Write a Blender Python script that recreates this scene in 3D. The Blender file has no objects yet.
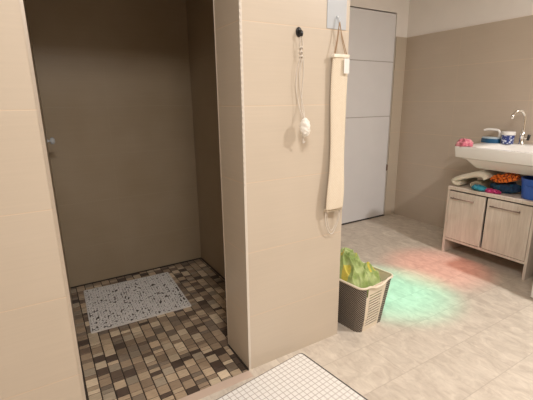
import bpy, bmesh, math, random
from mathutils import Vector, Matrix, noise
random.seed(7)
C = bpy.context.scene.collection
PI = math.pi

# ------------------------------------------------------------------ materials
def nodes(name, rough=0.6, metal=0.0):
    m = bpy.data.materials.new(name); m.use_nodes = True
    nt = m.node_tree; b = nt.nodes['Principled BSDF']
    b.inputs['Roughness'].default_value = rough; b.inputs['Metallic'].default_value = metal
    return m, nt, b
def N(nt, t, **kw):
    n = nt.nodes.new(t)
    for k, v in kw.items(): setattr(n, k, v)
    return n
def M(nt, op, a, b=None, c=None, clamp=False):
    n = nt.nodes.new('ShaderNodeMath'); n.operation = op; n.use_clamp = clamp
    for i, v in enumerate((a, b, c)):
        if v is None: continue
        if isinstance(v, (int, float)): n.inputs[i].default_value = v
        else: nt.links.new(v, n.inputs[i])
    return n.outputs[0]
def mix(nt, fac, a, b):
    n = nt.nodes.new('ShaderNodeMix'); n.data_type = 'RGBA'
    for i, v in ((0, fac), (6, a), (7, b)):
        if isinstance(v, tuple): n.inputs[i].default_value = (*v, 1) if len(v) == 3 else v
        elif isinstance(v, (int, float)): n.inputs[i].default_value = v
        else: nt.links.new(v, n.inputs[i])
    return n.outputs[2]
def noise_n(nt, vec, scale, detail=3, dist=0.0, rough=0.5):
    n = nt.nodes.new('ShaderNodeTexNoise'); n.inputs['Scale'].default_value = scale
    n.inputs['Detail'].default_value = detail; n.inputs['Distortion'].default_value = dist
    n.inputs['Roughness'].default_value = rough
    nt.links.new(vec, n.inputs['Vector']); return n.outputs['Fac']
def mapping(nt, vec, scale=(1, 1, 1), rot=(0, 0, 0)):
    n = nt.nodes.new('ShaderNodeMapping'); n.inputs['Scale'].default_value = scale; n.inputs['Rotation'].default_value = rot
    nt.links.new(vec, n.inputs['Vector']); return n.outputs[0]
def obco(nt):
    return nt.nodes.new('ShaderNodeTexCoord').outputs['Object']
def ramp(nt, fac, lo, hi):
    n = nt.nodes.new('ShaderNodeMapRange'); n.inputs[1].default_value = lo; n.inputs[2].default_value = hi
    nt.links.new(fac, n.inputs[0]); return n.outputs[0]
def bump(nt, b, h, strength=0.3, dist=0.002):
    n = nt.nodes.new('ShaderNodeBump'); n.inputs['Strength'].default_value = strength; n.inputs['Distance'].default_value = dist
    nt.links.new(h, n.inputs['Height']); nt.links.new(n.outputs[0], b.inputs['Normal'])

def plain(name, col, rough=0.6, metal=0.0, var=0.08, scale=30, bmp=0.0):
    m, nt, b = nodes(name, rough, metal)
    v = obco(nt); f = noise_n(nt, v, scale)
    nt.links.new(mix(nt, f, tuple(c*(1-var) for c in col), tuple(min(1, c*(1+var)) for c in col)), b.inputs['Base Color'])
    if bmp: bump(nt, b, noise_n(nt, v, scale*4), bmp)
    return m

def joint(nt, coord, off, period, half):
    f = M(nt, 'FRACT', M(nt, 'DIVIDE', M(nt, 'SUBTRACT', coord, off), period))
    d = M(nt, 'MULTIPLY', M(nt, 'MINIMUM', f, M(nt, 'SUBTRACT', 1.0, f)), period)
    return ramp(nt, d, half*1.5, half*0.6)      # 1 on the joint
TILE = (0.575, 0.492, 0.392)
def wall_tile(name, axis, off, col=TILE, grout=(0.66, 0.53, 0.40)):
    m, nt, b = nodes(name, 0.38)
    v = obco(nt); s = N(nt, 'ShaderNodeSeparateXYZ'); nt.links.new(v, s.inputs[0])
    streak = noise_n(nt, mapping(nt, v, (1.2, 1.2, 45)), 3, 4)
    cloud = noise_n(nt, v, 3, 2)
    c = mix(nt, ramp(nt, streak, .3, .7), tuple(x*.98 for x in col), tuple(x*1.02 for x in col))
    c = mix(nt, ramp(nt, cloud, .3, .7), c, mix(nt, .06, c, (1, .9, .8)))
    j = joint(nt, s.outputs[2], 0.268, 0.3, 0.0016)
    j2 = joint(nt, s.outputs[0 if axis == 'x' else 1], off, 0.6, 0.0012)
    jj = M(nt, 'MAXIMUM', j, M(nt, 'MULTIPLY', j2, .7))
    nt.links.new(mix(nt, jj, c, grout), b.inputs['Base Color'])
    nt.links.new(M(nt, 'ADD', M(nt, 'MULTIPLY', jj, .4), .36), b.inputs['Roughness'])
    bump(nt, b, M(nt, 'SUBTRACT', M(nt, 'MULTIPLY', streak, .06), jj), .35, .001)
    return m
mt_front = wall_tile('front tiles', 'x', -0.03)
mt_side = wall_tile('side tiles', 'y', 0.78, (.54, .45, .36))
mt_jamb = wall_tile('jamb tiles', 'y', 0.40)
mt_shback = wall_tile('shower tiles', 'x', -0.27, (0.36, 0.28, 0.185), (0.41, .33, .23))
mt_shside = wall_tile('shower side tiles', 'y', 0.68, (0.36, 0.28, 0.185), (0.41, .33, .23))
mt_strip = wall_tile('strip tiles', 'x', 2.452)
m_plaster = plain('warm white plaster', (0.90, 0.85, 0.80), .85, var=.03, scale=8, bmp=.1)
m_ceiling = plain('ceiling paint', (0.72, 0.68, 0.63), .9, var=.02)
m_door = plain('off white door panel', (0.80, 0.79, 0.80), .6, var=.04, scale=6)
m_gap_shade = plain('gap shade', (0.05, 0.04, 0.035), .9)  # near-black colour standing in for shade around the door
m_seam = plain('grey seam', (0.40, 0.37, 0.35), .8)
m_silicone = plain('dark silicone', (0.035, 0.026, 0.02), .5)

def floor_mat():
    m, nt, b = nodes('stone look floor planks', .32)
    v = obco(nt); s = N(nt, 'ShaderNodeSeparateXYZ'); nt.links.new(v, s.inputs[0])
    H, L = 0.229, 0.88
    yy = M(nt, 'DIVIDE', M(nt, 'ADD', s.outputs[1], 0.157), H)      # row joints at y = -.157 + k*.229
    row = M(nt, 'FLOOR', yy)
    par = M(nt, 'MULTIPLY', M(nt, 'FRACT', M(nt, 'MULTIPLY', row, .5)), 2.0)   # 1 on odd rows
    xx = M(nt, 'SUBTRACT', M(nt, 'SUBTRACT', s.outputs[0], 1.025), M(nt, 'MULTIPLY', par, .44))
    fx = M(nt, 'FRACT', M(nt, 'DIVIDE', xx, L)); dx = M(nt, 'MULTIPLY', M(nt, 'MINIMUM', fx, M(nt, 'SUBTRACT', 1.0, fx)), L)
    fy = M(nt, 'FRACT', yy); dy = M(nt, 'MULTIPLY', M(nt, 'MINIMUM', fy, M(nt, 'SUBTRACT', 1.0, fy)), H)
    j = ramp(nt, M(nt, 'MINIMUM', dx, dy), .0024, .0008)
    cell = M(nt, 'FLOOR', M(nt, 'DIVIDE', xx, L))
    cmb = N(nt, 'ShaderNodeCombineXYZ'); nt.links.new(cell, cmb.inputs[0]); nt.links.new(row, cmb.inputs[1])
    wn = N(nt, 'ShaderNodeTexWhiteNoise'); nt.links.new(cmb.outputs[0], wn.inputs[0])
    off = N(nt, 'ShaderNodeVectorMath', operation='MULTIPLY_ADD'); nt.links.new(wn.outputs['Color'], off.inputs[0])
    off.inputs[1].default_value = (7, 7, 7); nt.links.new(v, off.inputs[2])
    vein = noise_n(nt, mapping(nt, off.outputs[0], (2.4, 1.5, 1), (0, 0, .25)), 6.5, 8, 1.0, .68)
    fine = noise_n(nt, mapping(nt, off.outputs[0], (9, 2.2, 1), (0, 0, .45)), 7, 4, .6)
    c = mix(nt, ramp(nt, vein, .34, .66), (0.55, 0.475, 0.395), (0.75, 0.67, 0.565))
    c = mix(nt, M(nt, 'MULTIPLY', ramp(nt, fine, .52, .75), .35), c, (0.42, 0.33, 0.26))
    c = mix(nt, M(nt, 'MULTIPLY', wn.outputs['Value'], .10), c, (.42, .34, .27))
    nt.links.new(mix(nt, M(nt, 'MULTIPLY', j, .36), c, (0.33, 0.26, 0.21)), b.inputs['Base Color'])
    nt.links.new(M(nt, 'ADD', M(nt, 'MULTIPLY', fine, .25), .30), b.inputs['Roughness'])
    bump(nt, b, M(nt, 'SUBTRACT', M(nt, 'MULTIPLY', fine, .3), j), .3, .001)
    return m
m_floor = floor_mat()

def mosaic_mat(name, col):
    m, nt, b = nodes(name, .42)
    g = N(nt, 'ShaderNodeNewGeometry'); v = obco(nt)
    f = noise_n(nt, mapping(nt, v, (1.3, 6, 1)), 22, 4, .3)
    r = g.outputs['Random Per Island']
    c = mix(nt, r, tuple(x*.95 for x in col), tuple(x*1.45 for x in col))
    c = mix(nt, ramp(nt, f, .35, .7), c, mix(nt, .25, c, (.08, .06, .04)))
    nt.links.new(c, b.inputs['Base Color']); return m
mos_cols = [(.46, .35, .24), (.36, .265, .18), (.26, .19, .13), (.56, .45, .32), (.15, .105, .075), (.20, .155, .115), (.075, .052, .04), (.33, .27, .20)]
mos_w = [6, 6, 4.5, 4.5, 3, 3.5, 2.8, 2.5]
mos_m = [mosaic_mat('mosaic tone %d' % i, c) for i, c in enumerate(mos_cols)]
m_grout = plain('dark mosaic grout', (0.045, 0.032, 0.022), .9)

def wood_mat():
    m, nt, b = nodes('washed oak', .55)
    v = obco(nt)
    f = noise_n(nt, mapping(nt, v, (20, 20, 1.6)), 4, 5, .8)
    g = noise_n(nt, mapping(nt, v, (5, 5, .8)), 3, 2, .3)
    c = mix(nt, ramp(nt, f, .3, .7), (0.66, 0.57, 0.49), (0.80, 0.71, 0.62))
    c = mix(nt, M(nt, 'MULTIPLY', ramp(nt, g, .45, .8), .35), c, (.54, .44, .36))
    nt.links.new(c, b.inputs['Base Color']); bump(nt, b, f, .1, .0006); return m
m_wood = wood_mat()
m_inside_shade = plain('cabinet inside shade', (0.10, 0.08, 0.07), .8)  # wood darkened in colour to give the shade between the doors
m_thresh = plain('pinkish threshold strip', (0.60, 0.46, 0.37), .5, var=.06, scale=14)
m_handle = plain('brown steel bar', (0.28, 0.20, 0.16), .45, .4, .03)
m_chrome = plain('chrome', (0.82, 0.80, 0.76), .12, 1.0, .02)
m_trim = plain('corner profile steel', (0.62, 0.55, 0.47), .38, .6, .05)
m_trim2 = plain('bright corner profile', (0.72, 0.66, 0.58), .4, .2, .04)
m_ceramic = plain('white ceramic', (0.90, 0.87, 0.83), .16, var=.015)
m_white = plain('white plastic', (0.82, 0.80, 0.77), .35, var=.02)
m_offwhite = plain('sponge white', (0.86, 0.82, 0.75), .9, var=.06, scale=120, bmp=.6)
m_cord = plain('white cord', (0.68, 0.62, 0.55), .8, var=.1)
m_brown_cord = plain('tan cord', (0.40, 0.27, 0.17), .8, var=.15)
m_black = plain('black plastic', (0.015, 0.014, 0.015), .3)
m_greyrubber = plain('grey mat edge and shade', (0.05, 0.047, 0.045), .7)
def strap_mat():
    m, nt, b = nodes('ribbed cream sisal', .9)
    v = obco(nt); s = N(nt, 'ShaderNodeSeparateXYZ'); nt.links.new(v, s.inputs[0])
    w = M(nt, 'SINE', M(nt, 'MULTIPLY', s.outputs[2], 900))
    w2 = M(nt, 'SINE', M(nt, 'MULTIPLY', s.outputs[0], 700))
    k = ramp(nt, M(nt, 'MULTIPLY', w, w2), -1, 1); f = noise_n(nt, v, 60, 3)
    c = mix(nt, k, (0.64, 0.54, 0.41), (0.90, 0.82, 0.68)); c = mix(nt, M(nt, 'MULTIPLY', f, .35), c, (.62, .48, .32))
    nt.links.new(c, b.inputs['Base Color']); bump(nt, b, k, .5, .001); return m
m_strap = strap_mat()
def plate_mat():
    m, nt, b = nodes('cloudy clear plastic', .22)
    b.inputs['Base Color'].default_value = (.80, .84, .88, 1); b.inputs['Transmission Weight'].default_value = .35
    f = noise_n(nt, obco(nt), 25); nt.links.new(mix(nt, f, (.74, .80, .86), (.86, .89, .92)), b.inputs['Base Color']); return m
m_plate = plate_mat()
def cloth(name, a, c2, scale=18, thr=(.45, .6), rough=.95, bscale=160):
    m, nt, b = nodes(name, rough); v = obco(nt)
    f = noise_n(nt, v, scale, 3, .6)
    nt.links.new(mix(nt, ramp(nt, f, *thr), a, c2), b.inputs['Base Color'])
    bump(nt, b, noise_n(nt, v, bscale, 2), .5, .002); b.inputs['Sheen Weight'].default_value = .15
    return m
m_green = cloth('green terry', (.26, .35, .10), (.46, .54, .24), 16, (.4, .62))
m_yellow = cloth('yellow print', (.66, .54, .10), (.55, .50, .08), 50)
m_cream = cloth('cream terry', (.84, .77, .64), (.90, .84, .73), 12)
m_creamd = cloth('beige terry', (.50, .42, .31), (.60, .50, .38), 12)
m_orange = cloth('orange chenille', (.80, .17, .02), (.72, .11, .015), 30)
def stripes():
    m, nt, b = nodes('orange striped chenille', .95); v = obco(nt); s_ = N(nt, 'ShaderNodeSeparateXYZ'); nt.links.new(v, s_.inputs[0])
    f = M(nt, 'SINE', M(nt, 'ADD', M(nt, 'MULTIPLY', s_.outputs[1], 260), M(nt, 'MULTIPLY', noise_n(nt, v, 20), 5)))
    nt.links.new(mix(nt, ramp(nt, f, -.95, -.55), (.20, .03, .02), (.90, .22, .03)), b.inputs['Base Color']); return m
m_orange = stripes()
m_teal = cloth('teal cloth', (.015, .16, .24), (.03, .30, .40), 20)
m_navy = cloth('navy blue cloth', (.015, .05, .12), (.02, .12, .22), 20)
m_magenta = cloth('magenta cloth', (.42, .02, .13), (.60, .06, .20), 30)
m_pink = cloth('pink cloth', (.66, .18, .25), (.78, .34, .38), 30)
m_blue = plain('royal blue plastic', (.04, .13, .52), .35, var=.05)
m_brush = plain('deep blue plastic', (.015, .10, .22), .35, var=.1)
m_palegrey = plain('pale blue plastic', (.50, .62, .70), .35, var=.04)
def weave_mat():
    m, nt, b = nodes('dark woven plastic', .5)
    v = obco(nt); s = N(nt, 'ShaderNodeSeparateXYZ'); nt.links.new(v, s.inputs[0])
    h = M(nt, 'SUBTRACT', s.outputs[1], s.outputs[0])
    a = M(nt, 'SINE', M(nt, 'MULTIPLY', M(nt, 'SUBTRACT', M(nt, 'MULTIPLY', h, .6), s.outputs[2]), 500))
    c = M(nt, 'SINE', M(nt, 'MULTIPLY', h, 900))
    k = ramp(nt, M(nt, 'ADD', a, M(nt, 'MULTIPLY', c, .35)), .45, 1.0)
    nt.links.new(mix(nt, M(nt, 'MULTIPLY', k, .8), (.055, .042, .034), (.66, .57, .46)), b.inputs['Base Color'])
    bump(nt, b, k, .6, .002); return m
m_weave = weave_mat()
m_basket = plain('cream basket plastic', (.80, .70, .56), .4, var=.03)
def pot_mat():
    m, nt, b = nodes('blue patterned tub', .4)
    v = obco(nt); vo = N(nt, 'ShaderNodeTexVoronoi'); vo.inputs['Scale'].default_value = 55; nt.links.new(v, vo.inputs['Vector'])
    nt.links.new(mix(nt, ramp(nt, vo.outputs['Distance'], .30, .50), (.60, .65, .78), (.02, .04, .20)), b.inputs['Base Color']); return m
m_pot = pot_mat()
def pebble_mat():
    m, nt, b = nodes('white pebble plastic', .45)
    f = noise_n(nt, obco(nt), 40, 2)
    nt.links.new(mix(nt, f, (.66, .63, .60), (.80, .77, .74)), b.inputs['Base Color']); return m
m_pebble = pebble_mat()
m_matbase = plain('mat underside', (.10, .085, .07), .8)
def grid_mat():
    m, nt, b = nodes('white checked rubber', .55)
    v = obco(nt); s = N(nt, 'ShaderNodeSeparateXYZ'); nt.links.new(v, s.inputs[0])
    j = M(nt, 'MAXIMUM', joint(nt, s.outputs[0], 0, .0235, .0014), joint(nt, s.outputs[1], 0, .0235, .0014))
    nt.links.new(mix(nt, M(nt, 'MULTIPLY', j, .62), (.86, .83, .79), (.32, .25, .21)), b.inputs['Base Color'])
    bump(nt, b, M(nt, 'SUBTRACT', 1.0, j), .6, .002); return m
m_grid = grid_mat()

# ------------------------------------------------------------------ helpers
def obj(name, bm, mats, parent=None, smooth=False, bevel=0, seg=2):
    me = bpy.data.meshes.new(name)
    if smooth:
        for f in bm.faces: f.smooth = True
    bm.to_mesh(me); bm.free()
    if not isinstance(mats, (list, tuple)): mats = [mats]
    for m in mats: me.materials.append(m)
    o = bpy.data.objects.new(name, me); C.objects.link(o)
    if parent: o.parent = parent
    if bevel:
        b = o.modifiers.new('Bevel', 'BEVEL'); b.width = bevel; b.segments = seg; b.limit_method = 'ANGLE'; b.angle_limit = math.radians(40)
    return o
def tag(o, label, cat, group=None):
    o['label'] = label; o['category'] = cat
    if group: o['group'] = group
    return o
def thing(name, label, cat, loc=(0, 0, 0), rz=0, group=None):
    o = bpy.data.objects.new(name, None); C.objects.link(o); o.location = loc; o.rotation_euler = (0, 0, rz)
    o.empty_display_size = .05
    return tag(o, label, cat, group)
def struct(name, bm, m, parent=None, **k):
    o = obj(name, bm, m, parent, **k)
    if not parent: o['kind'] = 'structure'
    return o
def box(bm, x0, x1, y0, y1, z0, z1, mi=0, mat=None):
    r = bmesh.ops.create_cube(bm, size=1)
    T = Matrix.Translation(((x0+x1)/2, (y0+y1)/2, (z0+z1)/2)) @ Matrix.Diagonal((abs(x1-x0), abs(y1-y0), abs(z1-z0), 1))
    if mat: T = mat @ T
    bmesh.ops.transform(bm, matrix=T, verts=r['verts'])
    if mi:
        for f in {f for v in r['verts'] for f in v.link_faces}: f.material_index = mi
    return bm
def B(*a, **k): return box(bmesh.new(), *a, **k)
def lathe(bm, prof, n=32, c=(0, 0, 0), sx=1, sy=1):
    rings = [[bm.verts.new((c[0]+r*sx*math.cos(2*PI*i/n), c[1]+r*sy*math.sin(2*PI*i/n), c[2]+z)) for i in range(n)] for r, z in prof]
    for a, b in zip(rings, rings[1:]):
        for i in range(n): bm.faces.new((a[i], a[(i+1) % n], b[(i+1) % n], b[i]))
    bm.faces.new(rings[0][::-1]); bm.faces.new(rings[-1]); return bm
def smoothpath(pts, sub=6, closed=False):
    P = [Vector(p) for p in pts]; out = []; n = len(P)
    rng = range(n) if closed else range(n-1)
    for i in rng:
        g = (lambda k: P[k % n]) if closed else (lambda k: P[max(0, min(n-1, k))])
        p0, p1, p2, p3 = g(i-1), g(i), g(i+1), g(i+2)
        for k in range(sub):
            t = k/sub
            out.append(.5*((2*p1)+(p2-p0)*t+(2*p0-5*p1+4*p2-p3)*t*t+(3*p1-p0-3*p2+p3)*t**3))
    if not closed: out.append(P[-1])
    return out
def tube(bm, pts, r, n=10, sub=6, closed=False):
    path = smoothpath(pts, sub, closed); m = len(path); rings = []; up = None
    for i, p in enumerate(path):
        if closed: d = (path[(i+1) % m]-path[i-1])
        else: d = path[min(i+1, m-1)]-path[max(i-1, 0)]
        d.normalize()
        if up is None: up = Vector((0, 0, 1)) if abs(d.z) < .9 else Vector((1, 0, 0))
        s = d.cross(up).normalized(); up = s.cross(d).normalized()
        rr = r(i/(m-1)) if callable(r) else r
        rings.append([bm.verts.new(p+rr*(math.cos(2*PI*k/n)*s+math.sin(2*PI*k/n)*up)) for k in range(n)])
    for i in range(m if closed else m-1):
        a, b = rings[i], rings[(i+1) % m]
        for k in range(n): bm.faces.new((a[k], a[(k+1) % n], b[(k+1) % n], b[k]))
    if not closed: bm.faces.new(rings[0][::-1]); bm.faces.new(rings[-1])
    return bm
def blob(rx, ry, rz, amp, freq, seed=0, sub=5, flat=None, ridge=True, c=(0, 0, 0)):
    bm = bmesh.new(); bmesh.ops.create_icosphere(bm, subdivisions=sub, radius=1)
    for v in bm.verts:
        d = v.co.copy(); q = Vector((d.x*rx, d.y*ry, d.z*rz))
        w = q*freq + Vector((seed*3.7, seed, -seed))
        w += .6*noise.noise_vector(w*.6)
        n1 = noise.noise(w); n1 = 1-2*abs(n1)*1.6 if ridge else n1
        n2 = noise.noise(w*2.3+Vector((5, 5, 5)))
        q += Vector((d.x, d.y, d.z)).normalized()*amp*(n1*.75+n2*.45)
        if flat is not None and q.z < flat: q.z = flat
        v.co = q+Vector(c)
    return bm

# ------------------------------------------------------------------ setting
ZC = 2.42; XR = 2.511; YB = 1.3435
struct('wall_front_left', B(-2.2, -.668, 0, .03, -.02, ZC), mt_front)
bm = bmesh.new(); q = [(-.80, .03), (-.664, .03), (-.632, 1.3285), (-.80, 1.3285)]
lo = [bm.verts.new((x, y, -.02)) for x, y in q]; hi = [bm.verts.new((x, y, ZC)) for x, y in q]
bm.faces.new(lo[::-1]); bm.faces.new(hi)
for i in range(4): bm.faces.new((lo[i], lo[(i+1) % 4], hi[(i+1) % 4], hi[i]))
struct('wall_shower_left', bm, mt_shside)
struct('wall_pillar', B(0, .524, 0, .2176, -.02, ZC), [mt_front])
# the jamb side of the pillar carries the same tile
struct('wall_pillar_jamb', B(-.0015, 0, .002, .2176, -.01, ZC), mt_jamb)
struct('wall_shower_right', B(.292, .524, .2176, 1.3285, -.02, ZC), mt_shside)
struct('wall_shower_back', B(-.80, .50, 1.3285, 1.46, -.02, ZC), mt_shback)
struct('wall_unseen_lintel', B(-.668, 0, 0, .2176, 1.92, ZC), mt_front)  # unseen lintel, its height set to shade the top of the shower
bm = bmesh.new()
box(bm, .50, 1.50, YB+.012, 1.46, -.02, ZC); box(bm, 2.363, XR+.15, YB+.012, 1.46, -.02, ZC); box(bm, 1.50, 2.363, YB+.012, 1.46, 1.974, ZC)
struct('wall_back', bm, m_plaster)
struct('wall_back_tiles', B(2.366, XR, YB, YB+.012, -.01, 1.768), mt_strip)
struct('wall_right', B(XR+.012, XR+.15, -3.1, YB+.012, -.02, ZC), m_plaster)
struct('wall_right_tiles', B(XR, XR+.012, -3.0, YB, -.01, 1.768), mt_side)
struct('wall_left', B(-2.3, -2.2, -3.1, .03, -.02, ZC), mt_side)
struct('wall_front', B(-2.2, XR+.012, -3.1, -3.0, -.02, ZC), mt_front)
struct('ceiling', B(-2.3, XR+.15, -3.1, 1.46, ZC, ZC+.1), m_ceiling)
bm = bmesh.new(); box(bm, -2.3, XR+.15, -3.1, 0, -.1, 0); box(bm, .30, XR+.15, 0, 1.55, -.1, 0)
struct('floor', bm, m_floor)
# mosaic of the shower floor: columns of full and half tiles, each tile its own little block
bm = B(-.70, .30, 0, 1.34, -.1, -.0025)
P = .0515; x = -.651-P
def tilebox(x0, x1, y0, y1):
    mi = 1+random.choices(range(len(mos_cols)), mos_w)[0]
    z0, z1 = -.004, random.uniform(-.0004, .0004); b = .0018
    x0, x1, y0, y1 = max(x0, -.655), min(x1, .296), max(y0, .0), min(y1, 1.332)
    if x1-x0 < .006 or y1-y0 < .006: return
    lo = [bm.verts.new((X, Y, z0)) for X, Y in ((x0, y0), (x1, y0), (x1, y1), (x0, y1))]
    hi = [bm.verts.new((X, Y, z1)) for X, Y in ((x0+b, y0+b), (x1-b, y0+b), (x1-b, y1-b), (x0+b, y1-b))]
    fs = [bm.faces.new(hi)]+[bm.faces.new((lo[i], lo[(i+1) % 4], hi[(i+1) % 4], hi[i])) for i in range(4)]
    for f in fs: f.material_index = mi
while x < .30:
    y = -.012-random.choice((0, P/2))
    while y < 1.34:
        h = P if random.random() < .52 else P/2
        tilebox(x+.0014, x+P-.0014, y+.0014, y+h-.0014); y += h
    x += P
struct('floor_shower', bm, [m_grout]+mos_m)
# dark joints at the foot of the shower walls, corner profiles
struct('trim_1', B(-.642, .292, 1.322, 1.3285, 0, .007), m_silicone)
struct('trim_2', B(.2855, .292, .2176, 1.322, 0, .007), m_silicone)
struct('trim_3', B(-.0085, -.0015, .0, .2176, -.002, .006), m_silicone)
struct('trim_4', B(-.670, -.6615, -.0012, .004, 0, 1.92), m_trim)
# pillar profile: a steel strip with a punched edge on its upper part
bm = B(-.0025, .0085, -.0015, .002, 0, ZC)
z = .86
while z < 1.79:
    box(bm, -.0012, .0052, -.0040, -.0012, z, z+.010, 1); z += .0215
struct('trim_5', bm, [m_trim2, m_cord])
# jamb inner edge
struct('trim_6', B(-.004, -.0012, .2165, .2195, 0, 1.92), m_trim)
# door
d = struct('door_1', B(1.512, 2.346, YB+.004, YB+.044, .012, 1.962), m_door, bevel=.003)
for zz in (1.03, 1.535): struct('door_seam', B(1.512, 2.346, YB+.0025, YB+.006, zz, zz+.006), m_seam, d)
bm = B(2.348, 2.361, YB+.012, YB+.016, .02, .16)
bm2 = bmesh.new()
tube(bm2, [(2.353, YB-.004, .49), (2.353, YB-.004, .545)], .006)
box(bm2, 2.346, 2.354, YB-.001, YB+.006, .485, .55)
struct('door_hinge', bm2, m_handle, d); bm.free()
struct('door_gap_shade', B(1.50, 2.363, YB+.046, YB+.06, 0, 1.974), m_gap_shade)  # dark sheet behind the door, stands in for shade in its gaps
struct('door_foot_shade', B(1.50, 2.363, YB+.0, YB+.046, -.001, .008), m_gap_shade)  # dark strip in place of the shade under the door

# ------------------------------------------------------------------ shower mat
t = thing('shower_mat', 'square white pebbled anti-slip mat lying on the brown mosaic of the shower floor', 'mat', (-.296, .949, .001), math.radians(-2))
W, D = .272, .264
bm = bmesh.new()
def rrect(w, d, r, n=6):
    pts = []
    for cx, cy, a0 in ((w-r, d-r, 0), (-w+r, d-r, PI/2), (-w+r, -d+r, PI), (w-r, -d+r, 1.5*PI)):
        for k in range(n+1): a = a0+PI/2*k/n; pts.append((cx+r*math.cos(a), cy+r*math.sin(a)))
    return pts
def slab(bm, pts, z0, z1):
    a = [bm.verts.new((x, y, z0)) for x, y in pts]; b = [bm.verts.new((x, y, z1)) for x, y in pts]; n = len(pts)
    bm.faces.new(a[::-1]); bm.faces.new(b)
    for i in range(n): bm.faces.new((a[i], a[(i+1) % n], b[(i+1) % n], b[i]))
    return bm
slab(bm, rrect(W-.004, D-.004, .012), 0, .004)
obj('backing', bm, m_matbase, t)
bm = bmesh.new()
g = .0155; r0 = random.Random(3); row = 0; yy = -D+g*.5
while yy < D-.008:
    xx = -W+g*(.55 if row % 2 else .85)
    while xx < W-.008:
        if r0.random() < .075: xx += g; continue
        rr = g*r0.uniform(.48, .58); px, py = xx+r0.uniform(-.002, .002), yy+r0.uniform(-.002, .002)
        a = r0.uniform(0, PI); e = r0.uniform(.72, .9); n = 9; prev = None
        for sc, zz in ((1, .002), (.95, .0065), (.62, .0092)):
            ring = []
            for k in range(n):
                th = 2*PI*k/n; ux, uy = rr*sc*math.cos(th), rr*sc*e*math.sin(th)
                ring.append(bm.verts.new((px+ux*math.cos(a)-uy*math.sin(a), py+ux*math.sin(a)+uy*math.cos(a), zz)))
            if prev:
                for k in range(n): bm.faces.new((prev[k], prev[(k+1) % n], ring[(k+1) % n], ring[k]))
            prev = ring
        bm.faces.new(prev); xx += g
    yy += g*.86; row += 1
obj('pebble_surface', bm, m_pebble, t, smooth=True)
bm = bmesh.new()
for a in (-1, 1):
    box(bm, -W, W, a*D-.004, a*D+.004, .0, .0075); box(bm, a*W-.004, a*W+.004, -D, D, .0, .0074)
obj('rim', bm, m_pebble, t)
struct('trim_9', B(-.662, -.004, -.045, -.001, -.002, .0012), m_thresh)

# ------------------------------------------------------------------ white grid mat in front
t = thing('bath_mat', 'white grid-patterned bath mat lying on the stone floor in front of the shower', 'mat', (.262, -.036, 0), math.radians(7.3))
pts = [(x-.42, y-.275) for x, y in rrect(.42, .275, .018)]
obj('surface', slab(bmesh.new(), pts, .003, .0105), m_grid, t)
pts = [(x-.42+.0035, y-.275) for x, y in rrect(.4245, .279, .02)]
obj('border_and_shade', slab(bmesh.new(), pts, 0, .0085), m_greyrubber, t)  # mat edge, blackened and shifted right to include its shadow line

# ------------------------------------------------------------------ laundry basket
t = thing('laundry_basket', 'cream and dark brown laundry basket standing on the floor behind the tiled pillar', 'basket', (.705, .086, 0), math.radians(7))
HB = .270
def bask_ring(s, n=8):           # rounded rect, s = 0 bottom .. 1 top
    w = .105+.027*s; dd = .135+.033*s
    return rrect(w, dd, .035, n)
def bask(bm, s0, s1, rows, off=0, keep=None, hole=None, thick=.0025):
    grid = []
    for i in range(rows+1):
        s = s0+(s1-s0)*i/rows; R = bask_ring(s); n = len(R)
        dense = []
        for k in range(n):
            a, b = R[k], R[(k+1) % n]; L = math.hypot(a[0]-b[0], a[1]-b[1]); m = 14 if L > .05 else 1
            for q in range(m): dense.append((a[0]+(b[0]-a[0])*q/m, a[1]+(b[1]-a[1])*q/m, m > 1))
        grid.append([(x, y, HB*s) for x, y, _ in dense])
    n = len(grid[0]); V = [[None]*n for _ in grid]
    def vert(i, k):
        if V[i][k] is None:
            x, y, z = grid[i][k]
            l = math.hypot(x, y); V[i][k] = bm.verts.new((x+off*x/l, y+off*y/l, z))
        return V[i][k]
    for i in range(rows):
        for k in range(n):
            k2 = (k+1) % n; cx = (grid[i][k][0]+grid[i][k2][0])/2; cy = (grid[i][k][1]+grid[i][k2][1])/2
            s = s0+(s1-s0)*(i+.5)/rows
            if keep and not keep(cx, cy, s): continue
            if hole and hole(cx, cy, s, i): continue
            bm.faces.new((vert(i, k), vert(i, k2), vert(i+1, k2), vert(i+1, k)))
    return bm
def solid(o, th):
    m = o.modifiers.new('Solidify', 'SOLIDIFY'); m.thickness = th; m.offset = -1
isend = lambda x, y, s: abs(y) > (.135+.033*s)-.012 and -(.075+.012*s) < x < (.052+.010*s)
def handle_dip(x, y, s): return False
slot = lambda x, y, s, i: isend(x, y, s) and i % 2 == 1 and .10 < s < .80 and -.060 < x < .042
for sg in (-1, 1):
    bm = bask(bmesh.new(), 0.0, 1, 32, 0, lambda x, y, s: isend(x, y, s) and y*sg > 0, slot); o = obj('end_panel', bm, m_basket, t); solid(o, .003)
for sg in (-1, 1):
    bm = bask(bmesh.new(), 0.0, 1, 4, .0005, lambda x, y, s: not isend(x, y, s) and (x+.011)*sg > 0); o = obj('woven_side', bm, [m_weave, m_basket], t); solid(o, .003); o.modifiers[0].material_offset = 1
R = bask_ring(0); bm = slab(bmesh.new(), [(x*.985, y*.985) for x, y in R], .001, .005); obj('base', bm, m_basket, t)
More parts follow.
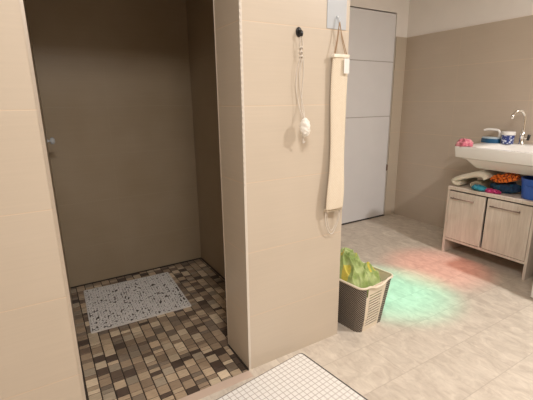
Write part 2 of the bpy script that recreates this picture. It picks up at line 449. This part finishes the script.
# rolled rim, dipping at the two short ends
R = bask_ring(1, 5); pts = []
n = len(R)
for k in range(n):
    a, b = R[k], R[(k+1) % n]; L = math.hypot(a[0]-b[0], a[1]-b[1]); m = 8 if L > .05 else 1
    for q in range(m):
        x, y = a[0]+(b[0]-a[0])*q/m, a[1]+(b[1]-a[1])*q/m
        dip = 0
        if abs(y) > .155: dip = .020*math.exp(-((x-0)/.055)**4)
        pts.append((x*1.012, y*1.012, HB+.004-dip*1.0))
bm = tube(bmesh.new(), pts, .0062, n=8, sub=2, closed=True)
obj('rim', bm, m_basket, t, smooth=True)
# towel
t2 = thing('towel', 'crumpled green towel with yellow print heaped in the laundry basket', 'towel', (.705, .088, .195), math.radians(7))
bm = bmesh.new(); NX, NY = 90, 110; G = []
c0 = Vector((-.045, .075, 0))
for i in range(NX+1):
    col_ = []
    for k in range(NY+1):
        u, v_ = -1+2*i/NX, -1+2*k/NY
        # square to rounded footprint inside the basket
        x, y = u*.116*math.sqrt(1-.28*v_*v_), v_*.146*math.sqrt(1-.28*u*u)
        q = Vector((x, y, 0)); d = q-c0; th = math.atan2(d.y, d.x); rr_ = d.length
        wv = th*5.2+3.2*noise.noise(q*9)+rr_*9
        fold = (1-abs(math.sin(wv)))**1.6
        f2 = (1-abs(math.sin(x*32-y*22+4*noise.noise(q*14+Vector((3, 1, 0))))))**2
        e = max(abs(u), abs(v_)); edge = max(0, 1-e**5)
        z = .080+.105*math.exp(-(rr_/.12)**2)+.030*fold*min(1, rr_/.05)+.018*f2+.012*noise.noise(q*22)
        z = z*edge**.55-.02*(1-edge)
        col_.append(bm.verts.new((x+.010*noise.noise(q*18), y+.010*noise.noise(q*18+Vector((9, 9, 9))), z)))
    G.append(col_)
for i in range(NX):
    for k in range(NY):
        f = bm.faces.new((G[i][k], G[i+1][k], G[i+1][k+1], G[i][k+1])); c = f.calc_center_median()
        if (c.xy-Vector((-.085, -.02))).length < .024 or (c.xy-Vector((.085, -.075))).length < .018 or noise.noise(Vector((c.x, c.y, 0))*30+Vector((1, 8, 2))) > .62: f.material_index = 1
o = obj('cloth', bm, [m_green, m_yellow], t2, smooth=True); m_ = o.modifiers.new('Solidify', 'SOLIDIFY'); m_.thickness = .006
bm = tube(bmesh.new(), [(.815, .285, .25), (.812, .270, .285), (.800, .248, .285), (.790, .225, .262)], .009, n=8)
tag(obj('dark_strap', bm, m_black, smooth=True), 'short black strap lying over the back rim of the laundry basket', 'strap')

# ------------------------------------------------------------------ things on the pillar
t = thing('wall_hook', 'small round black hook on the tiled pillar holding the sponge cord', 'hook', (.259, 0, 1.447))
bm = bmesh.new(); lathe(bm, [(.001, 0), (.0135, .0), (.0135, .004), (.011, .006), (.001, .0065)], 24)
bmesh.ops.rotate(bm, verts=bm.verts, matrix=Matrix.Rotation(PI/2, 3, 'X'))
for v in bm.verts: v.co.z *= 1.35
obj('plate', bm, m_black, t, smooth=True)
bm = tube(bmesh.new(), [(0, -.004, .004), (0, -.018, .0), (0, -.022, -.008), (0, -.019, -.016)], .005, n=10)
for v in bm.verts: v.co.x *= 1.3
obj('peg', bm, m_black, t, smooth=True)
t = thing('bath_sponge', 'white oval bath sponge hanging on long pale cords from the black hook', 'sponge', (.259, -.018, 1.43))
bm = blob(.022, .021, .040, .004, 75, 4, 5, ridge=False, c=(.004, -.026, -.352))
obj('sponge', bm, m_offwhite, t, smooth=True)
bm = bmesh.new()
tube(bm, [(.000, .0, 0), (-.006, .0, -.03), (.004, .002, -.06), (-.003, 0, -.08), (-.017, .003, -.13), (-.018, .006, -.20), (-.006, 0, -.27), (.003, -.016, -.318)], .0016, n=6)
tube(bm, [(.002, .0, 0), (.009, .0, -.03), (-.003, -.002, -.06), (.010, 0, -.08), (.016, .003, -.13), (.012, .006, -.20), (.006, 0, -.27), (.006, -.022, -.318)], .0016, n=6)
tube(bm, [(.005, -.001, -.085), (-.006, .002, -.15), (.004, .004, -.22), (.014, -.004, -.28), (.005, -.022, -.316)], .0014, n=6)
obj('cord', bm, m_cord, t, smooth=True)
bm = bmesh.new()
for z in (-.045, -.062, -.078): tube(bm, [(-.006, 0, z), (0, -.005, z+.004), (.007, 0, z), (0, .005, z-.004)], .0026, n=8, closed=True)
obj('knot', bm, m_cord, t, smooth=True)
bm = tube(bmesh.new(), [(.006, -.024, -.385), (.000, -.020, -.400), (.002, -.018, -.415), (.010, -.02, -.408)], .003, n=8)
obj('tail_loop', bm, m_cord, t, smooth=True)
# adhesive plate + hook
t = thing('adhesive_hook', 'clear bluish adhesive hook plate near the top right edge of the pillar', 'hook', (.452, 0, 1.54))
bm = B(-.052, .052, -.003, 0, -.068, .068); obj('plate', bm, m_plate, t, bevel=.0025)
bm = tube(bmesh.new(), [(0, -.003, -.02), (0, -.014, -.026), (0, -.019, -.038), (0, -.017, -.046)], .004, n=10)
obj('peg', bm, m_plate, t, smooth=True)
# scrubbing strap
t = thing('back_scrubber', 'long cream fabric back scrubber strap hanging by cords beside the pillar edge', 'back scrubber', (.452, -.018, 1.49))
ax = [(.462, 1.368), (.462, 1.28), (.461, 1.15), (.460, 1.0), (.456, .87), (.450, .78), (.445, .702)]
bm = bmesh.new(); rings = []
L = smoothpath([(a[0]-.452, 0, a[1]-1.49) for a in ax], 10)
for i, p in enumerate(L):
    s = i/(len(L)-1); w = .040+.004*math.sin(s*9)+.008*s; th = .0075
    yy = -.004+.006*math.sin(s*5.3)+(-.006*s)
    ring = []
    for k in range(20):
        a = 2*PI*k/20; ca, sa = math.cos(a), math.sin(a)
        ring.append(bm.verts.new((p.x+w*abs(ca)**.55*(1 if ca > 0 else -1), yy+th*sa, p.z+.004*sa*0)))
    rings.append(ring)
for a, b in zip(rings, rings[1:]):
    for k in range(20): bm.faces.new((a[k], a[(k+1) % 20], b[(k+1) % 20], b[k]))
bm.faces.new(rings[0][::-1]); bm.faces.new(rings[-1])
obj('strap', bm, m_strap, t, smooth=True)
bm = bmesh.new()
box(bm, -.034, .052, -.015, .004, -.132, -.118); obj('top_hem', bm, m_cream, t, bevel=.003)
box_b = bmesh.new(); box(box_b, -.053, .040, -.017, .006, -.800, -.786); obj('bottom_hem', box_b, m_creamd, t, bevel=.003)
bm = bmesh.new()
tube(bm, [(-.028, -.006, -.122), (-.014, -.004, -.07), (-.002, -.002, -.008), (.0, -.003, .012), (.004, -.002, -.008), (.020, -.004, -.06), (.044, -.006, -.122)], .0019, n=6)
tube(bm, [(-.024, -.008, -.122), (-.010, -.006, -.06), (-.001, -.004, .006), (.012, -.006, -.06), (.034, -.008, -.122)], .0017, n=6)
obj('hanging_cord', bm, m_brown_cord, t, smooth=True)
bm = bmesh.new()
tube(bm, [(-.050, -.006, -.795), (-.048, -.004, -.845), (-.028, 0, -.895), (-.004, 0, -.915), (.016, 0, -.890), (.034, -.004, -.84), (.036, -.006, -.795)], .0024, n=6)
tube(bm, [(-.046, -.008, -.795), (-.034, -.004, -.855), (-.012, 0, -.895), (.008, 0, -.885), (.026, -.004, -.84), (.030, -.006, -.795)], .0018, n=6)
obj('bottom_loop', bm, m_cord, t, smooth=True)
bm = B(.018, .047, -.0195, -.018, -.195, -.135); obj('care_tag', bm, m_white, t)

# ------------------------------------------------------------------ washbasin cabinet
XF = 1.986
t = thing('washbasin_cabinet', 'low washed-oak cabinet with two doors standing under the white washbasin', 'cabinet', (XF, .1, 0))
def CB(x0, x1, y0, y1, z0, z1): return B(x0, x1, y0-.1, y1-.1, z0, z1)
X1 = .36
bm = bmesh.new()
for y0 in (.392, -.208): box(bm, 0, X1, y0-.1, y0+.018-.1, 0, .52)
obj('side_panel', B(0, X1, .292, .310, 0, .515), m_wood, t, bevel=.001)
obj('side_panel', B(0, X1, -.308, -.290, 0, .515), m_wood, t, bevel=.001); bm.free()
obj('top_panel', CB(-.003, X1, -.208, .410, .515, .540), m_wood, t, bevel=.0015)
obj('bottom_panel', CB(.0, X1, -.190, .392, .110, .128), m_wood, t, bevel=.001)
obj('back_panel', CB(X1-.012, X1-.004, -.190, .392, .128, .515), m_inside_shade, t)
obj('inner_divider', CB(.12, X1-.012, .103, .113, .128, .515), m_inside_shade, t)
for y0, y1, h0, h1 in ((.117, .390, .188, .367), (-.188, .100, -.128, .070)):
    d = obj('door', CB(-.002, .016, y0, y1, .131, .505), m_wood, t, bevel=.0015)
    bm = bmesh.new(); tube(bm, [(-.024, h0-.1, .457), (-.024, h1-.1, .457)], .0045, n=10, sub=1)
    for yy in (h0+.012, h1-.012): tube(bm, [(-.0015, yy-.1, .457), (-.024, yy-.1, .457)], .0035, n=8, sub=1)
    h = obj('handle', bm, m_handle, d, smooth=True)

# ------------------------------------------------------------------ washbasin
t = thing('washbasin', 'wide white ceramic washbasin fixed to the tiled wall above the oak cabinet', 'washbasin', (XR, 0, .85))
def ring3(bm, w0, w1, y0, y1, r, z, n=5):
    pts = []
    for cx, cy, a0 in ((w1-r, y1-r, 0), (w0+r, y1-r, PI/2), (w0+r, y0+r, PI), (w1-r, y0+r, 1.5*PI)):
        for k in range(n+1): a = a0+PI/2*k/n; pts.append(bm.verts.new((cx+r*math.cos(a), cy+r*math.sin(a), z)))
    return pts
bm = bmesh.new()
# outside from below up, over the rim and down into the bowl (x relative to the wall)
prof = [(-.38, -.05, -.24, .22, .05, -.160), (-.49, -.02, -.28, .262, .05, -.150), (-.528, -.002, -.31, .318, .04, -.092), (-.535, -.001, -.32, .345, .02, -.084), (-.547, -.001, -.335, .376, .018, -.078),
        (-.553, -.001, -.345, .385, .018, -.006), (-.551, -.001, -.343, .383, .018, -.001), (-.547, -.002, -.340, .379, .018, 0),
        (-.515, -.125, -.30, .27, .05, -.001), (-.505, -.135, -.29, .26, .06, -.010), (-.44, -.17, -.22, .18, .08, -.125), (-.36, -.24, -.12, .10, .05, -.135)]
R = [ring3(bm, a, b, c, d_, r, z) for a, b, c, d_, r, z in prof]; n = len(R[0])
for a, b in zip(R, R[1:]):
    for k in range(n): bm.faces.new((a[k], a[(k+1) % n], b[(k+1) % n], b[k]))
bm.faces.new(R[0][::-1]); bm.faces.new(R[-1])
bmesh.ops.recalc_face_normals(bm, faces=bm.faces)
o = obj('basin', bm, m_ceramic, t, smooth=True, bevel=0)
es = o.modifiers.new('Split', 'EDGE_SPLIT'); es.split_angle = math.radians(50)
bm = lathe(bmesh.new(), [(.001, 0), (.022, 0), (.022, .002), (.001, .003)], 20, (-.30, -.01, -.1345)); obj('drain', bm, m_chrome, t)
bm = bmesh.new(); tube(bm, [(-.12, -.01, -.15), (-.12, -.01, -.26), (-.09, -.01, -.30), (-.05, -.01, -.26), (-.04, -.01, -.22), (-.001, -.01, -.21)], .016, n=12)
obj('waste_pipe', bm, m_white, t, smooth=True)
# faucet
FX, FY = 2.435, .150
t = thing('faucet', 'chrome gooseneck faucet standing on the back rim of the washbasin', 'faucet', (FX, FY, .850))
bm = bmesh.new(); lathe(bm, [(.024, 0), (.024, .006), (.019, .010), (.017, .055), (.020, .060), (.018, .085), (.011, .092), (.010, .10)], 24); obj('body', bm, m_chrome, t, smooth=True)
bm = bmesh.new(); tube(bm, [(0, 0, .095), (0, 0, .17), (-.003, .004, .213), (-.022, .018, .243), (-.050, .036, .243), (-.068, .050, .220), (-.072, .053, .205)], .0105, n=12)
obj('spout', bm, m_chrome, t, smooth=True)
bm = bmesh.new(); tube(bm, [(-.071, .052, .220), (-.074, .055, .190)], .0115, n=12, sub=1); obj('aerator', bm, m_chrome, t, smooth=True)
bm = bmesh.new(); tube(bm, [(0, 0, .045), (-.012, -.045, .05)], .008, n=10, sub=1); obj('lever_stem', bm, m_chrome, t, smooth=True)
bm = bmesh.new(); tube(bm, [(-.010, -.043, .035), (-.013, -.05, .075)], .010, n=10, sub=1); obj('lever_knob', bm, m_black, t, smooth=True)

# tub with lid
t = thing('lidded_tub', 'small blue patterned tub with a white lid on the basin rim beside the faucet', 'tub', (2.40, .235, .8495))
bm = lathe(bmesh.new(), [(.036, 0), (.041, .003), (.044, .068), (.044, .072)], 32); obj('tub', bm, m_pot, t, smooth=False)
bm = lathe(bmesh.new(), [(.047, .068), (.048, .072), (.048, .088), (.045, .093), (.001, .094)], 32); obj('lid', bm, m_white, t)
# brush
t = thing('scrubbing_brush', 'blue and white iron-shaped scrubbing brush with a raised handle on the basin rim', 'brush', (2.385, .352, .8495), math.radians(12))
t.scale = (.9, .88, .95)
def teardrop(L, w, n=28):     # pointed towards +y
    pts = []
    for k in range(n):
        a = 2*PI*k/n; y = math.sin(a); x = math.cos(a)*(1-.55*max(0, y)**1.5)
        pts.append((x*w, y*L))
    return pts
pts = teardrop(.080, .042)
obj('bristle_block', slab(bmesh.new(), pts, 0, .034), m_brush, t, bevel=.003)
obj('shell', slab(bmesh.new(), [(x*.97, y*.97) for x, y in pts], .034, .047), m_palegrey, t, bevel=.004)
bm = tube(bmesh.new(), [(0, -.058, .042), (0, -.064, .075), (0, -.052, .102), (0, -.01, .108), (0, .035, .108), (0, .066, .100)], .0095, n=10)
obj('handle', bm, m_white, t, smooth=True)
# pink cloth
bm = blob(.055, .048, .034, .016, 32, 9, 5, flat=-.012); o = obj('pink_cloth', bm, m_pink, smooth=True); o.location = (2.015, .340, .862)
tag(o, 'crumpled pink cloth lying on the far front corner of the washbasin', 'cloth')

# ------------------------------------------------------------------ things on the cabinet top (z .54)
def roll(name, label, L, rx, rz, loc, rot, mat, turns=2.6, mat2=None):
    bm = bmesh.new(); n = int(turns*26); th = .0075; prev = None
    inner, outer = [], []
    for i in range(n+1):
        a = 2*PI*turns*i/n; f = .16+.84*i/n
        outer.append((rx*f*math.cos(a), rz*f*math.sin(a)))
        g = f-.22
        inner.append((rx*max(.02, g)*math.cos(a), rz*max(.02, g)*math.sin(a)))
    xs = [-L/2, -L/2+.004, -L/4, 0, L/4, L/2-.004, L/2]; rows = []
    for j, xx in enumerate(xs):
        k = .965 if j in (0, len(xs)-1) else 1
        rows.append(([bm.verts.new((xx, p[0]*k, p[1]*k)) for p in outer], [bm.verts.new((xx, p[0]*k, p[1]*k)) for p in inner]))
    for (a, b), (c, d) in zip(rows, rows[1:]):
        for i in range(n):
            bm.faces.new((a[i], a[i+1], c[i+1], c[i])); bm.faces.new((b[i+1], b[i], d[i], d[i+1]))
        bm.faces.new((a[0], c[0], d[0], b[0])); bm.faces.new((a[n], b[n], d[n], c[n]))
    for (a, b), s in ((rows[0], 1), (rows[-1], -1)):
        for i in range(n): bm.faces.new((a[i], b[i], b[i+1], a[i+1]) if s > 0 else (a[i+1], b[i+1], b[i], a[i]))
    bmesh.ops.recalc_face_normals(bm, faces=bm.faces)
    for v in bm.verts: v.co += .004*noise.noise_vector(v.co*22)
    o = obj(name, bm, mat, smooth=True); o.location = loc; o.rotation_euler = rot
    return tag(o, label, 'towel', 'rolled towels on the cabinet')
def band(path, x0, x1, th, nx=10):
    P = smoothpath([(0, y, z) for y, z in path], 7); bm = bmesh.new(); n = len(P); L = []
    for i, p in enumerate(P):
        d = (P[min(i+1, n-1)]-P[max(i-1, 0)]).normalized(); nn = Vector((0, -d.z, d.y))
        L.append((p+nn*th/2, p-nn*th/2))
    rows = []
    for j in range(nx+1):
        x = x0+(x1-x0)*j/nx; k = 1 if 0 < j < nx else .6
        rows.append([[bm.verts.new((x, (a if q else b).y*1+((a+b)/2).y*0, (a if q else b).z)) if k == 1 else bm.verts.new((x, ((a+b)/2).y+(((a if q else b)-(a+b)/2).y)*k, ((a+b)/2).z+(((a if q else b)-(a+b)/2).z)*k)) for a, b in L] for q in (1, 0)])
    for (a, b), (c, d) in zip(rows, rows[1:]):
        for i in range(n-1):
            bm.faces.new((a[i], a[i+1], c[i+1], c[i])); bm.faces.new((b[i+1], b[i], d[i], d[i+1]))
        bm.faces.new((a[0], c[0], d[0], b[0])); bm.faces.new((a[-1], b[-1], d[-1], c[-1]))
    for a, b in (rows[0], rows[-1]):
        for i in range(n-1): bm.faces.new((a[i], b[i], b[i+1], a[i+1]))
    bmesh.ops.recalc_face_normals(bm, faces=bm.faces)
    for v in bm.verts: v.co += .007*noise.noise_vector(v.co*15)+Vector((0, .05*(v.co.x-x0), .004))
    return bm
roll('rolled_towel', 'small rolled beige towel on the cabinet top under the folded cream towel', .24, .044, .030, (2.135, .236, .5725), (0, 0, math.radians(6)), m_creamd)
del C.objects[-1]['group']
o = obj('folded_towel', band([(.335, .565), (.355, .561), (.378, .566), (.386, .584), (.35, .602), (.30, .622), (.25, .642), (.20, .652), (.165, .645), (.150, .625)], 1.995, 2.26, .036), m_cream, smooth=True)
tag(o, 'folded cream towel sloping down to the far left end of the cabinet top', 'towel')
bm = blob(.035, .050, .020, .008, 34, 5, 5, flat=-.0195); o = obj('teal_cloth', bm, m_teal, smooth=True); o.location = (2.010, .185, .5605)
tag(o, 'crumpled teal cloth at the front edge of the cabinet top under the cream rolls', 'cloth')
bm = blob(.075, .098, .036, .012, 24, 7, 5, flat=-.036); o = obj('navy_cloth', bm, m_navy, smooth=True); o.location = (2.12, .062, .577)
tag(o, 'crumpled dark blue cloth between the cream rolls and the blue bucket', 'cloth')
bm = blob(.020, .060, .014, .009, 60, 3, 5, flat=-.0115); o = obj('magenta_cloth', bm, m_magenta, smooth=True); o.location = (2.016, .098, .5525)
tag(o, 'small bright magenta cloth at the front edge of the cabinet top', 'cloth')
# orange shaggy cloth: a folded pad with chenille fingers
bm = blob(.060, .094, .022, .005, 26, 11, 4, flat=-.03)
r1 = random.Random(5)
for k in range(80):
    u, v_ = r1.uniform(-1, 1), r1.uniform(-1, 1)
    if u*u+v_*v_ > 1: continue
    p = Vector((.056*u, .090*v_, .022*math.sqrt(max(0, 1-u*u-v_*v_))))
    d = Vector((-.5+.3*r1.uniform(-1, 1), .3*r1.uniform(-1, 1), .75)).normalized()
    tube(bm, [p, p+d*.014, p+d*.026+Vector((-.012, 0, -.008))], .0056, n=7, sub=2)
o = obj('orange_cloth', bm, m_orange, smooth=True); o.location = (2.085, .048, .644); o.rotation_euler = (math.radians(-12), math.radians(-12), 0)
tag(o, 'bright orange shaggy chenille cloth lying on the dark blue cloth under the washbasin', 'cloth')
# bucket
t = thing('bucket', 'royal blue plastic bucket standing at the near end of the cabinet top', 'bucket', (2.095, -.148, .540))
bm = bmesh.new(); prof = [(.001, 0), (.078, 0), (.082, .004), (.094, .128), (.098, .130), (.098, .136), (.091, .136), (.089, .128), (.078, .008), (.001, .007)]
lathe(bm, prof, 40); obj('body', bm, m_blue, t, smooth=False, bevel=.001)
bm = bmesh.new(); tube(bm, [(-.0, .099, .118), (-.045, .075, .10), (-.098, .0, .090), (-.045, -.075, .10), (0, -.099, .118)], .003, n=8)
obj('handle', bm, m_blue, t, smooth=True)

# ------------------------------------------------------------------ white appliance at the right edge
t = thing('washing_machine', 'white appliance whose lower front corner shows at the right edge beside the cabinet', 'washing machine', (1.752, -.35, 0))
obj('body', B(0, .56, -.60, 0, .012, .85), m_white, t, bevel=.006)
for x, y in ((.05, -.05), (.51, -.05), (.05, -.55), (.51, -.55)):
    obj('foot', lathe(bmesh.new(), [(.022, 0), (.022, .013), (.018, .014)], 16, (x, y, 0)), m_greyrubber, t)
obj('front_door', lathe(bmesh.new(), [(.17, 0), (.165, .02), (.12, .025), (.001, .012)], 40), m_palegrey, t)
dd = t.children[-1]; dd.rotation_euler = (0, -PI/2, 0); dd.location = (0.001, -.30, .45)
obj('control_panel', B(-.006, .0005, -.58, -.02, .73, .83), m_palegrey, t)

# small glass knob at the shower's left wall
t = thing('glass_knob', 'small pale knob on the shower left wall by the opening', 'knob', (-.642, 1.16, .985))
bm = lathe(bmesh.new(), [(.012, 0), (.010, .008), (.006, .010), (.006, .020), (.018, .024), (.020, .036), (.012, .044), (.001, .045)], 20)
bmesh.ops.rotate(bm, verts=bm.verts, matrix=Matrix.Rotation(PI/2, 3, 'Y')); obj('grip', bm, m_plate, t, smooth=True)

# ------------------------------------------------------------------ lights
def area(name, loc, size, power, col, target=None, spread=PI):
    L = bpy.data.lights.new(name, 'AREA'); L.shape = 'DISK'; L.size = size; L.energy = power; L.color = col; L.spread = spread
    o = bpy.data.objects.new(name, L); C.objects.link(o); o.location = loc
    if target: o.rotation_euler = (Vector(target)-Vector(loc)).to_track_quat('-Z', 'Y').to_euler()
    return o
WARM = (1.0, .955, .915)
area('ceiling_lamp_a', (1.70, -1.45, ZC-.03), .14, 38, WARM)
area('ceiling_lamp_b', (-.42, -1.30, ZC-.03), .60, 31, WARM)
def spot(name, loc, tgt, ang, power, col, blend=1.0):
    L = bpy.data.lights.new(name, 'SPOT'); L.energy = power; L.color = col; L.spot_size = math.radians(ang); L.spot_blend = blend; L.shadow_soft_size = .02
    o = bpy.data.objects.new(name, L); C.objects.link(o); o.location = loc
    o.rotation_euler = (Vector(tgt)-Vector(loc)).to_track_quat('-Z', 'Y').to_euler()
spot('teal_patch_spot', (1.35, -.1, ZC-.08), (1.15, .15, 0), 22, 165, (.02, 1.0, .72))  # added spotlight, no fixture known, throws the teal patch on the floor
spot('red_patch_spot', (1.50, -.1, ZC-.08), (1.68, .24, 0), 21, 92, (1.0, .12, .08))  # added spotlight as well, for the red patch on the floor
w = bpy.data.worlds.new('World'); bpy.context.scene.world = w; w.use_nodes = True
w.node_tree.nodes['Background'].inputs[0].default_value = (1, .9, .8, 1); w.node_tree.nodes['Background'].inputs[1].default_value = .02

# ------------------------------------------------------------------ camera
yaw, pitch, roll_, f = -0.5391, -0.2532, -0.0131, 377.09
cyw, syw = math.cos(yaw), math.sin(yaw); cp, sp = math.cos(pitch), math.sin(pitch)
fw = Vector((-syw*cp, cyw*cp, sp)); r = Vector((cyw, syw, 0)); u = r.cross(fw)
rr = math.cos(roll_)*r+math.sin(roll_)*u; uu = math.cos(roll_)*u-math.sin(roll_)*r
cd = bpy.data.cameras.new('Camera'); cam = bpy.data.objects.new('Camera', cd); C.objects.link(cam)
cam.matrix_world = Matrix(((rr.x, uu.x, -fw.x, -.6797), (rr.y, uu.y, -fw.y, -1.3068), (rr.z, uu.z, -fw.z, 1.1803), (0, 0, 0, 1)))
cd.sensor_width = 36; cd.lens = f/533*36; cd.clip_start = .01
S = bpy.context.scene; S.camera = cam
S.view_settings.view_transform = 'Standard'; S.view_settings.look = 'None'; S.view_settings.exposure = 0.31; S.view_settings.gamma = 1
